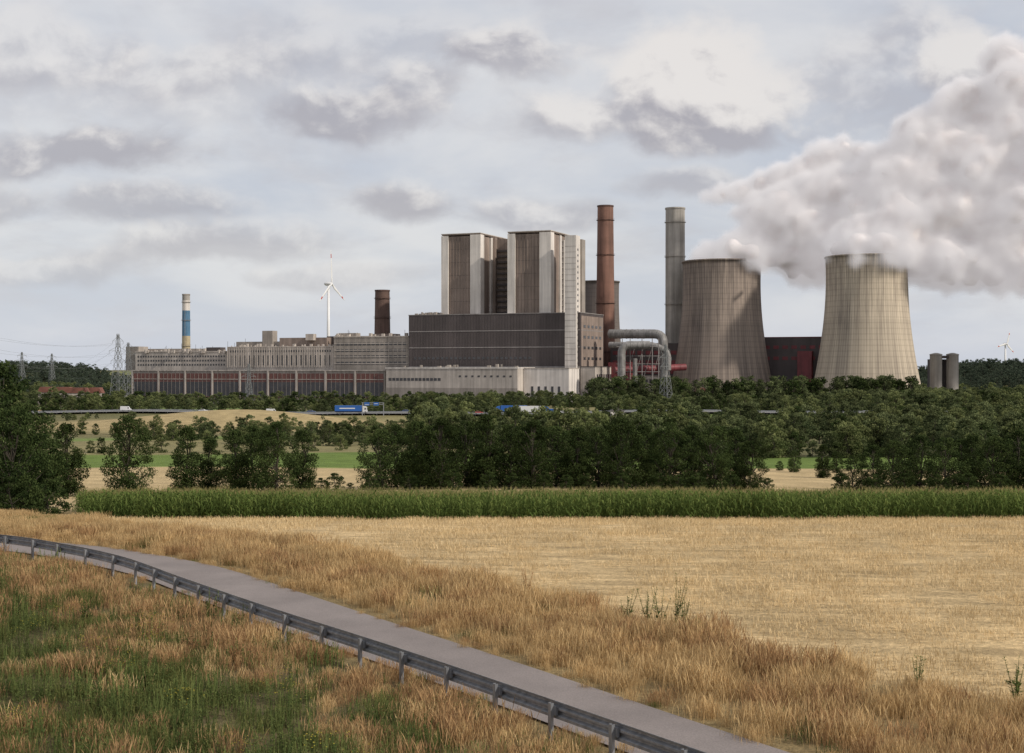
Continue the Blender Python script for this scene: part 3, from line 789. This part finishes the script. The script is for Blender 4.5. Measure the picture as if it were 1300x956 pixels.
def cooling(name,px,y,ptop,rtop_px,mat):
    X=BX(px,y); g=float(T(X,y)); H=BZ(ptop,y)-g; s=y/F; rt=rtop_px*s*.985; bb=.87
    def R(t): return rt*math.sqrt(1+((t-.86)/bb)**2)
    prof=[(R(max(0,i/40)),H*i/40) for i in range(3,41)]
    prof+=[(R(1)+.7,H),(R(1)+.7,H+1.3),(R(1)-.6,H+1.3)]+[(R(i/40)-.8,H*i/40) for i in range(40,2,-1)]+[(R(3/40),H*3/40)]
    b=MB(); b.lathe(prof,120)
    ob=b.obj('shell',[mat],smooth=True); e=empty(name,(X,y,g)); ob.parent=e
    l=MB()
    for k in range(36):
        a0=2*math.pi*k/36; z1=H*3/40+.3; r1=R(3/40)-.4; r0=R(0)+1.5
        for da in (-.5,.5):
            a1=a0+da*2*math.pi/36; l.tube([(r0*math.cos(a1),r0*math.sin(a1),-.5),(r1*math.cos(a0+0),r1*math.sin(a0),z1)],.55,6)
    l.obj('diagonal_columns',[m_conc],e)
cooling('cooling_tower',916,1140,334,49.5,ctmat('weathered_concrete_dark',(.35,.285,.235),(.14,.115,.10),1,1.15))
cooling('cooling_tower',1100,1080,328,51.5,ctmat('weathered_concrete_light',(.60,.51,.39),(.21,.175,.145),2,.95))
cooling('cooling_tower',760,1420,359,26,ctmat('old_tower_concrete',(.17,.14,.125),(.10,.085,.08),3))
sE=empty('silo_group'); sb=MB(); y=1120
for px in (1188,1209):
    X=BX(px,y); zt_=BZ(451,y); r=7.6*y/F
    sb.lathe([(r,G0),(r,zt_),(r*1.05,zt_),(r*1.05,zt_+.8),(r*.3,zt_+1.8),(.01,zt_+1.9)],32,cx=X,cy=y)
sb.obj('silo_cylinders',[m_conc],sE,smooth=False)
s2=MB(); X=BX(1181,y+6); s2.box(X,BX(1217,y),y+8,y+14,G0,BZ(456,y)); s2.box(BX(1194,y),BX(1204,y),y-3,y+7,BZ(455,y),BZ(451.5,y)); s2.obj('silo_gallery',[m_char],sE)

m_tw=surf('turbine_white',(.7,.7,.7),.05,.1,.5,.05); m_tr=surf('turbine_red',(.45,.06,.04),.05,.1,.5,0)
def turbine(px,y,phub,Lpx,yaw,a0):
    X=BX(px,y); g=float(T(X,y)); zh=BZ(phub,y); s=y/F; L=Lpx*s; e=empty('wind_turbine',(X,y,g)); H=zh-g
    b=MB(); b.tube([(0,0,0),(0,0,H*.5),(0,0,H-1)],[2.1,1.7,1.25],20); b.obj('tower',[m_tw],e,smooth=True)
    R=Matrix.Rotation(yaw,4,'Z')
    n=MB(); n.tube([(0,4.5,H+.5),(0,3,H+.5),(0,-2,H+.5),(0,-4,H+.4),(0,-5.2,H+.4)],[1.,1.9,2.,1.7,.4],14); n.v=[tuple(R@Vector(v)) for v in n.v]; n.obj('nacelle',[m_tw],e,smooth=True)
    bl=MB()
    for k in range(3):
        M=R@Matrix.Translation((0,-4,H+.4))@Matrix.Rotation(math.radians(a0+120*k),4,'Y')
        secs=[(0,.8,.8),(.06,.8,.7),(.2,1.7,.35),(.5,1.25,.25),(.76,1.0,.2),(.88,.8,.16),(1.,.3,.08)]
        vs=[]
        for t_,w,th in secs:
            for q in range(8):
                an=q*math.pi/4; vs.append(M@Vector((w*math.cos(an)+ (.35*w if t_>.1 else 0),th*math.sin(an),t_*L)))
        o=len(bl.v)
        for i in range(len(secs)-1):
            for q in range(8): bl.f.append((o+i*8+q,o+i*8+(q+1)%8,o+(i+1)*8+(q+1)%8,o+(i+1)*8+q)); bl.mi.append(1 if i==4 else 0)
        bl.v+=[tuple(v) for v in vs]; bl.t+=[0]*len(vs)
    bl.obj('rotor_blades',[m_tw,m_tr],e,smooth=True)
turbine(417,1500,361,43,math.radians(72),-4)
turbine(1276,2300,437,16,math.radians(20),15)

m_pyl=surf('pylon_steel',(.20,.21,.21),.15,.3,.6,.1,.2)
def pylon(px,y,ptop,arms=((.62,8),(.76,10),(.9,6)),w=None,rot=.5,r=.17):
    X=BX(px,y); g=float(T(X,y)); H=BZ(ptop,y)-g; b=MB(); w0=H*.085 if w is None else w
    def hw(t): return w0*(1-t)+.35 if t<.55 else w0*.45*(1-(t-.55)/.45*.75)+.15
    N=9; lv=[i/N for i in range(N+1)]
    def c(t,k): sx=(1,1,-1,-1)[k];sy2=(1,-1,-1,1)[k]; h=hw(t); return (sx*h,sy2*h,H*t)
    for i in range(N):
        for k in range(4):
            b.tube([c(lv[i],k),c(lv[i+1],k)],r,4,cap=False)
            b.tube([c(lv[i],k),c(lv[i+1],(k+1)%4)],r*.6,4,cap=False); b.tube([c(lv[i],(k+1)%4),c(lv[i+1],k)],r*.6,4,cap=False)
            b.tube([c(lv[i+1],k),c(lv[i+1],(k+1)%4)],r*.6,4,cap=False)
    tips=[]
    for t,L in arms:
        for s in (-1,1):
            h=hw(t); tip=(s*L,0,H*t)
            b.tube([(s*h,h,H*t),tip],r*.7,4,cap=False); b.tube([(s*h,-h,H*t),tip],r*.7,4,cap=False); b.tube([(s*hw(min(1,t+.06)),0,H*(t+.06)),tip],r*.7,4,cap=False)
            b.tube([tip,(s*L,0,H*t-1.8)],.12,5,cap=False)
            tips.append(Vector((X,y,g))+Matrix.Rotation(rot,3,'Z')@Vector((s*L,0,H*t-1.8)))
    b.obj('electricity_pylon',[m_pyl],loc=(X,y,g),rotz=rot); return tips
P1=pylon(150,1010,424,rot=1.2)
P2=pylon(845,900,438,rot=.9,arms=((.66,6),(.8,7),(.92,5)))
P3=pylon(316,1015,462,rot=.4,arms=((.7,5),(.85,4)))
P4=pylon(28,1700,447,rot=.9,r=.25); P5=pylon(66,1750,449,rot=.9,r=.25); P6=pylon(-70,700,398,rot=1.2)
P7=pylon(163,1180,435,rot=.9,arms=((.66,6),(.8,7),(.92,5)))
lb=MB()
def cable(a,c,sag):
    pts=[a.lerp(c,k/14)-Vector((0,0,sag*4*(k/14)*(1-k/14))) for k in range(15)]; lb.tube(pts,.04,3,cap=False)
for A,C in ((P1,P6),(P4,P5)):
    for p,q in zip(A,C): cable(p,q,5)
for i in range(4): cable(P1[i],P7[i],3); 
for i in range(6): cable(P5[i],P1[i],12)
lb.obj('power_lines',[m_pyl])

# ---------------------------------------------------------------- motorway, vehicles
m_mw=surf('motorway_asphalt',(.16,.155,.15),.1,.2,.9,0); m_line=surf('road_marking',(.75,.75,.72),.1,.5,.7,0)
mx=np.arange(-330,260,6.)
def strip(name,y0,y1,dz,mat,parent=None,segs=None):
    b=MB()
    for i in range(len(mx)-1):
        if segs and i%segs==0: continue
        q=[(mx[i],y0),(mx[i+1],y0),(mx[i+1],y1),(mx[i],y1)]
        b.add([(a,c,mwz(a)+dz) for a,c in q],[(0,1,2,3)])
    return b.obj(name,[mat],parent)
def mwz(x): return float(T(x,706.))+.35
mwE=empty('motorway')
strip('carriageway',694,718,0,m_mw,mwE); strip('edge_line',695,695.25,.01,m_line,mwE); strip('lane_line',700,700.2,.01,m_line,mwE,2); strip('centre_line',705.,705.2,.01,m_line,mwE)
b=MB()
for i in range(len(mx)-1):
    for yy in (693.3,706):
        z=mwz(mx[i]); b.box(mx[i],mx[i+1]-.02,yy,yy+.08,z+.45,z+.77); b.box(mx[i],mx[i]+.12,yy+.09,yy+.2,z-.6,z+.7)
b.obj('motorway_guard_rail',[gal])
m_lb=surf('lorry_blue',(.02,.10,.34),.08,.3,.4,0); m_lw=surf('vehicle_white',(.62,.62,.62),.05,.3,.35,0); m_ty=surf('tyre',(.02,.02,.02),.1,1,.9,0); m_cd=surf('car_dark_blue',(.03,.06,.15),.05,.3,.3,0); m_rd=surf('car_red',(.4,.03,.02),.05,.3,.3,0)
def wheel(b,x,y,r,mi):
    vs=[];n=14
    for yy in (y-.14,y+.14):
        for k in range(n): a=2*math.pi*k/n; vs.append((x+r*math.cos(a),yy,r+r*math.sin(a)))
    b.add(vs,[tuple(range(n)),tuple(range(n,2*n))[::-1]]+[(k,(k+1)%n,n+(k+1)%n,n+k) for k in range(n)],mi)
def prism(b,prof,y0,y1,mi):
    n=len(prof); b.add([(x,y0,z) for x,z in prof]+[(x,y1,z) for x,z in prof],[tuple(range(n)),tuple(range(n,2*n))[::-1]]+[(k,n+k,n+(k+1)%n,(k+1)%n) for k in range(n)],mi)
def lorry(px,y,cm,tm,s=1):
    b=MB(); 
    b.box(-6.8,6.4,-1.27,1.27,1.15,3.95,0); b.box(-6.6,6.2,-1.0,1.0,.75,1.12,3)
    prism(b,[(6.75,.55),(9.0,.55),(9.1,1.6),(8.8,3.0),(8.2,3.5),(6.75,3.75)],-1.22,1.22,1)
    b.box(7.7,8.5,-1.25,-1.222,1.9,2.7,2); b.box(7.7,8.5,1.222,1.25,1.9,2.7,2); b.box(8.95,9.08,-1.05,1.05,1.75,2.6,2)
    b.box(-4.5,3.1,-1.285,-1.273,2.3,2.8,4)
    for x in (-5.6,-4.3,-3.0,5.3,8.2):
        for yy in (-1.08,1.08): wheel(b,x,yy,.52,3)
    X=BX(px,y); return b.obj('articulated_lorry',[tm,cm,m_win,m_ty,m_lw],loc=(X,y,mwz(X)+.01),rotz=0 if s>0 else math.pi)
def car(px,y,cm,van=False,s=1):
    b=MB()
    if van: pr=[(-2.6,.4),(2.5,.4),(2.6,1.0),(1.9,1.25),(1.3,2.3),(-2.55,2.4),(-2.65,1.0)]
    else: pr=[(-2.1,.35),(2.1,.35),(2.2,.7),(1.9,.9),(1.05,1.0),(.4,1.42),(-1.1,1.45),(-1.9,1.0),(-2.15,.9)]
    prism(b,pr,-.88,.88,0)
    if van: b.box(1.0,1.7,-.9,-.882,1.3,1.9,1)
    else: prism(b,[(-1.6,1.0),(.85,1.0),(.35,1.36),(-1.05,1.39)],-.9,-.882,1); prism(b,[(-1.6,1.0),(.85,1.0),(.35,1.36),(-1.05,1.39)],.882,.9,1)
    for x in (-1.35,1.35):
        for yy in (-.78,.78): wheel(b,x,yy,.33,2)
    X=BX(px,y); return b.obj('van' if van else 'car',[cm,m_win,m_ty],loc=(X,y,mwz(X)+.01),rotz=0 if s>0 else math.pi)
lorry(443,698,m_lw,m_lb,1); lorry(652,711,m_lb,m_lb,-1); lorry(674,698,m_lb,m_lw,1)
for px,y,m,v in [(560,698,m_lw,False),(700,702,m_lb,True),(516,711,m_cd,False),(608,698,m_rd,False),(345,698,m_lw,True),(160,702,m_lw,True),(716,698,m_lw,False),(395,711,m_cd,False),(258,698,m_lw,False)]: car(px,y,m,v)
b=MB(); X0=BX(460,692);X1=BX(487,692); z=mwz(X0)
for X in (X0,X1): b.tube([(X,692,z-1),(X,692,z+5.5)],.2,8)
b.tube([(X0,692,z+5.3),(X1,692,z+5.3)],.14,6); b.tube([(X0,692,z+4.5),(X1,692,z+4.5)],.14,6)
for k in range(8):
    a=X0+(X1-X0)*k/8; b.tube([(a,692,z+4.5),(a+(X1-X0)/8,692,z+5.3)],.07,4)
b.box(X0+1,X0+3.5,691.6,691.7,z+4.0,z+5.6,1); b.box(X0+5.5,X0+8,691.6,691.7,z+4.0,z+5.6,1)
b.box(X0+1.3,X0+3.2,691.58,691.597,z+4.4,z+4.6,2);b.box(X0+5.8,X0+7.6,691.58,691.597,z+4.8,z+5.0,2)
b.obj('sign_gantry',[gal,m_lb,m_lw])
b=MB(); X=BX(784,640); g=float(T(X,640)); b.box(X-3,X+3,640,644,g-.5,g+4.6,0); prism_=[(X-3.3,g+4.62),(X+3.3,g+4.62),(X+3.3,g+4.9),(X,g+6),(X-3.3,g+4.9)]
prism(b,prism_,639.6,644.4,1); b.box(X-.5,X+.5,639.95,639.997,g,g+2.1,2); b.box(X+1.2,X+2.2,639.95,639.997,g+2.4,g+3.3,2)
b.obj('white_hut',[m_wht,m_roof,m_win])
m_tile=surf('roof_tile',(.17,.07,.05),.25,.3,.9,0)
for px,y,w in [(100,1030,14),(122,1040,10),(82,1050,12),(60,1060,11),(890,1035,9)]:
    b=MB(); X=BX(px,y); g=float(T(X,y)); b.box(-w/2,w/2,-4,4,-.5,8,0); prism(b,[(-w/2-.4,8.01),(w/2+.4,8.01),(w/2-1.5,12),(-w/2+1.5,12)],-4.4,4.4,1)
    for k in range(3):
        for zz in (1.5,5): b.box(-w/2+1+k*w/3.2,-w/2+2.4+k*w/3.2,-4.06,-4.003,zz,zz+1.5,2)
    b.obj('house',[m_wht2,m_tile,m_win],loc=(X,y,g))

# ---------------------------------------------------------------- steam plume
plE=empty('steam_plume')
PUFFS=[(893,330,13,1132),(910,322,19,1128),(930,316,24,1120),(950,322,26,1118),(975,328,24,1125),(965,302,27,1130),(985,296,35,1130),(1005,325,32,1126),(990,266,37,1130),(1020,290,42,1125),(1035,337,28,1122),
  (962,270,25,1130),(1005,348,19,1125),(1035,250,34,1130),(1060,295,44,1120),(1070,250,40,1125),(1100,255,48,1120),(1040,354,15,1120),(1022,358,13,1120),
  (1066,316,22,1075),(1092,312,28,1064),(1122,314,30,1058),(1146,322,26,1062),(1095,295,38,1085),(1140,288,46,1080),(1165,330,36,1075),(1195,328,42,1075),(1178,354,20,1078),(1205,356,20,1078),(1230,352,22,1078),(1262,352,24,1078),(1300,352,26,1080),(1230,328,36,1080),(1150,230,50,1100),(1120,205,27,1110),(1105,300,40,1090),
  (1200,270,60,1090),(1250,290,58,1085),(1195,190,47,1100),(1160,168,30,1105),(1240,212,62,1095),(1290,315,44,1080),(1300,250,66,1085),(1270,163,53,1100),(1225,134,39,1105),(1310,122,60,1100),(1350,200,80,1090),(1350,300,62,1085),(1370,85,66,1100),(1278,80,32,1105),(1420,240,100,1090),(1430,105,90,1100),
  (898,250,13,1150),(918,248,17,1150),(942,243,20,1150),(966,235,21,1150),(990,226,23,1150),(1012,218,23,1148),(1032,208,24,1148),(1052,198,22,1145),(1072,187,18,1145),(1092,194,20,1140),(1045,228,26,1140)]
def form(name,shrink,grow):
    bm=bmesh.new(); prs=np.random.default_rng(33)
    def puff(px,py,rp,y,sx=1.,sz=1.):
        r=rp*y/F*grow-shrink; a,b_=prs.uniform(.95,1.12),prs.uniform(.85,1.)
        if r*sz<2.5: return
        M=Matrix.Translation((BX(px,y),y,BZ(py,y)))@Matrix.Diagonal((r*sx*a,r*sx,r*sz*b_,1))
        bmesh.ops.create_icosphere(bm,subdivisions=2,radius=1,matrix=M)
    puff(918,336,41,1140,1.,.4); puff(1100,330,45,1080,1.,.42)
    for p in PUFFS: puff(*p)
    for (px,py,rp,y) in PUFFS:
        if rp<22: continue
        for k in range(9):
            d=Vector(prs.normal(size=3)).normalized(); q=rp*prs.uniform(.28,.5); R=rp*.88
            puff(px+d.x*R,py-d.z*R*.9,q,y+d.y*R*y/F)
    me=bpy.data.meshes.new(name); bm.to_mesh(me); bm.free(); return me
def tex(sc,dep):
    t=bpy.data.textures.new('c%d'%sc,'CLOUDS'); t.noise_scale=sc; t.noise_depth=dep; return t
t38,t14,t6=tex(34,2),tex(13,2),tex(5.5,2)
def mods(o,vs,lst):
    m=o.modifiers.new('r','REMESH'); m.mode='VOXEL'; m.voxel_size=vs; m.use_smooth_shade=True
    for tx,st_ in lst:
        m=o.modifiers.new('d','DISPLACE'); m.texture=tx; m.strength=st_; m.mid_level=.5; m.texture_coords='GLOBAL'
src=bpy.data.objects.new('plume_form',form('plume_form',0,1.12)); COL.objects.link(src); src.parent=plE; src.hide_render=True
mods(src,2.6,[(t38,12),(t14,12),(t6,6)])
cme=form('steam_core',8,1.12); core=bpy.data.objects.new('steam_core',cme); COL.objects.link(core); core.parent=plE
mods(core,2.6,[(t14,7)]); 
m=core.modifiers.new('sm','SMOOTH'); m.iterations=4; m.factor=.5
cm_,t,b=newmat('dense_steam'); b.inputs['Base Color'].default_value=(.84,.79,.78,1); b.inputs['Roughness'].default_value=1.; b.inputs['Specular IOR Level'].default_value=0.
cme.materials.append(cm_)
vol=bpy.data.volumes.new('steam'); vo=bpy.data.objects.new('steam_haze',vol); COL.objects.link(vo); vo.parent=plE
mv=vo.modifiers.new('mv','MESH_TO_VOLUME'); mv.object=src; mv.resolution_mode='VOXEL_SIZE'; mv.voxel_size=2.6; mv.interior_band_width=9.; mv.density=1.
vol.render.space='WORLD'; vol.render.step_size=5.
vm_=bpy.data.materials.new('steam'); vm_.use_nodes=True; t=NT(vm_.node_tree); t.n.remove(t.n['Principled BSDF'])
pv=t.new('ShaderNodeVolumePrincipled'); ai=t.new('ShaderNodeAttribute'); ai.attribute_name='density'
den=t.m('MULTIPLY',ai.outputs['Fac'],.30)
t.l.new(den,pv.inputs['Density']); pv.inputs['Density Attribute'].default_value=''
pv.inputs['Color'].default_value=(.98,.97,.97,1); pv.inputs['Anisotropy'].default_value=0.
t.l.new(t.m('MULTIPLY',den,.27),pv.inputs['Emission Strength']); pv.inputs['Emission Color'].default_value=(1,.95,.96,1)  # glow added to the steam, standing in for multiply scattered light
t.l.new(pv.outputs[0],t.n['Material Output'].inputs['Volume'])
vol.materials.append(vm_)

# ---------------------------------------------------------------- sky
SD=Vector((.74,-.46,.62)).normalized()
w=bpy.data.worlds.new('World'); scene.world=w; w.use_nodes=True; t=NT(w.node_tree)
bg=t.n['Background']; bg2=t.new('ShaderNodeBackground')
sky=t.new('ShaderNodeTexSky',sky_type='NISHITA'); sky.sun_disc=False; sky.sun_elevation=math.asin(SD.z); sky.sun_rotation=math.atan2(SD.x,SD.y)
d=t.new('ShaderNodeTexCoord').outputs['Generated']
x,y,z=t.sep(d)
yy=t.m('MAXIMUM',y,.02); a=t.m('DIVIDE',x,yy); e=t.m('DIVIDE',z,yy)
reg=t.m('MULTIPLY',t.m('MULTIPLY',t.ramp(t.m('ABSOLUTE',a),1.1,.8),t.ramp(e,.75,.5)),t.ramp(y,.2,.5))
zz=t.m('MAXIMUM',z,0.); den=t.m('ADD',zz,.3)
pv2=t.comb(t.m('DIVIDE',x,den),t.m('DIVIDE',y,den),0.)
n1=t.noise(pv2,1.5,6,.55,.3); n2=t.noise(pv2,4.5,7,.6,.2)
base=t.mix(t.ramp(n1,.38,.62),(.58,.61,.68),(.76,.755,.765))
base=t.mix(t.ramp(n2,.46,.70,0,.5),base,(.57,.555,.585))
hz=t.ramp(z,0,.09,.6,0)
base=t.mix(hz,base,(.65,.69,.79))
ae=t.comb(a,t.m('MULTIPLY',e,1.3),0.)
wn=t.new('ShaderNodeTexNoise'); t.l.new(ae,wn.inputs['Vector']); wn.inputs['Scale'].default_value=9; wn.inputs['Detail'].default_value=4
wv=t.new('ShaderNodeVectorMath',operation='SUBTRACT'); t.l.new(wn.outputs['Color'],wv.inputs[0]); wv.inputs[1].default_value=(.5,.5,.5)
ws=t.new('ShaderNodeVectorMath',operation='SCALE'); t.l.new(wv.outputs[0],ws.inputs[0]); ws.inputs['Scale'].default_value=.05
wa=t.new('ShaderNodeVectorMath',operation='ADD'); t.l.new(ae,wa.inputs[0]); t.l.new(ws.outputs[0],wa.inputs[1])
ax,ay,az=t.sep(wa.outputs[0]); ay=t.m('DIVIDE',ay,1.3)
nb=t.noise(wa.outputs[0],12,9,.56); nbb=t.m('SUBTRACT',nb,.5)
wl=t.new('ShaderNodeVectorMath',operation='ADD'); t.l.new(wa.outputs[0],wl.inputs[0]); wl.inputs[1].default_value=(.009,.016,0)
nl=t.noise(wl.outputs[0],12,9,.56)
lit=t.m('MULTIPLY',t.m('SUBTRACT',nb,nl),4.2)
cl=[(1130,90,260,110,.6,.4),(300,110,420,70,.6,.3),(500,50,300,60,.6,.3),(870,90,175,92,1.05,1.),(960,100,110,80,.95,.9),(790,145,180,50,.75,.85),(900,168,170,36,.4,.85),(640,68,115,50,.5,.75),(430,142,140,42,.26,.8),(535,108,80,42,.5,.6),(120,188,180,50,.16,.85),(60,60,170,54,.6,.5),(240,85,160,50,.72,.4),(510,262,108,38,.25,.8),(150,262,165,34,.3,.65),(700,275,150,38,.33,.6),(290,310,210,30,.45,.5),(880,235,120,26,.35,.6),(1235,80,105,68,.95,.85),(-40,260,150,36,.4,.55),(60,335,140,24,.45,.45),(430,350,160,20,.5,.35)]
out=base
for px,py,rx,ry,br,op in cl:
    a0=(px-650)/F; e0=(470-py)/F
    da=t.m('MULTIPLY',t.m('SUBTRACT',ax,a0),F/rx); de=t.m('MULTIPLY',t.m('SUBTRACT',ay,e0),F/ry)
    rr=t.m('SQRT',t.m('ADD',t.m('MULTIPLY',da,da),t.m('MULTIPLY',de,de)))
    f=t.m('ADD',t.m('SUBTRACT',1.,rr),t.m('MULTIPLY',nbb,2.))
    msk=t.ramp(f,.0,.6,0,op)
    sh=t.m('ADD',t.m('ADD',t.m('MULTIPLY',de,.5),lit),br*.95-.1)
    c=t.mix(t.ramp(sh,0.,1.),(.43,.405,.435),(.86,.815,.78))
    out=t.mix(msk,out,c)
sc=t.new('ShaderNodeVectorMath',operation='SCALE'); t.l.new(out,sc.inputs[0]); sc.inputs['Scale'].default_value=10.
fin=t.mix(.12,sc.outputs[0],sky.outputs[0])
t.l.new(fin,bg.inputs[0]); bg.inputs[1].default_value=.1
sky2=t.new('ShaderNodeTexSky',sky_type='NISHITA'); sky2.sun_disc=False; sky2.sun_elevation=sky.sun_elevation; sky2.sun_rotation=sky.sun_rotation
t.l.new(t.mix(.12,(6.7,6.7,7.1),sky2.outputs[0]),bg2.inputs[0]); bg2.inputs[1].default_value=.1
mxs=t.new('ShaderNodeMixShader'); t.l.new(reg,mxs.inputs[0]); t.l.new(bg2.outputs[0],mxs.inputs[1]); t.l.new(bg.outputs[0],mxs.inputs[2]); t.l.new(mxs.outputs[0],t.n['World Output'].inputs[0])
w.cycles.sampling_method='MANUAL'; w.cycles.sample_map_resolution=256

L=bpy.data.lights.new('sun','SUN'); L.energy=3.3; L.angle=math.radians(1.5); L.color=(1,.92,.81)
lo=bpy.data.objects.new('sun',L); COL.objects.link(lo); lo.rotation_euler=SD.to_track_quat('Z','Y').to_euler()

cam=bpy.data.cameras.new('camera'); co=bpy.data.objects.new('camera',cam); COL.objects.link(co); scene.camera=co
cam.lens=50; cam.sensor_width=36; cam.clip_end=60000; cam.clip_start=.5
co.location=(0,0,EYE); co.rotation_euler=(math.radians(90)-math.atan(8/F),0,0)
scene.view_settings.view_transform='Standard'; scene.view_settings.look='None'; scene.view_settings.exposure=0
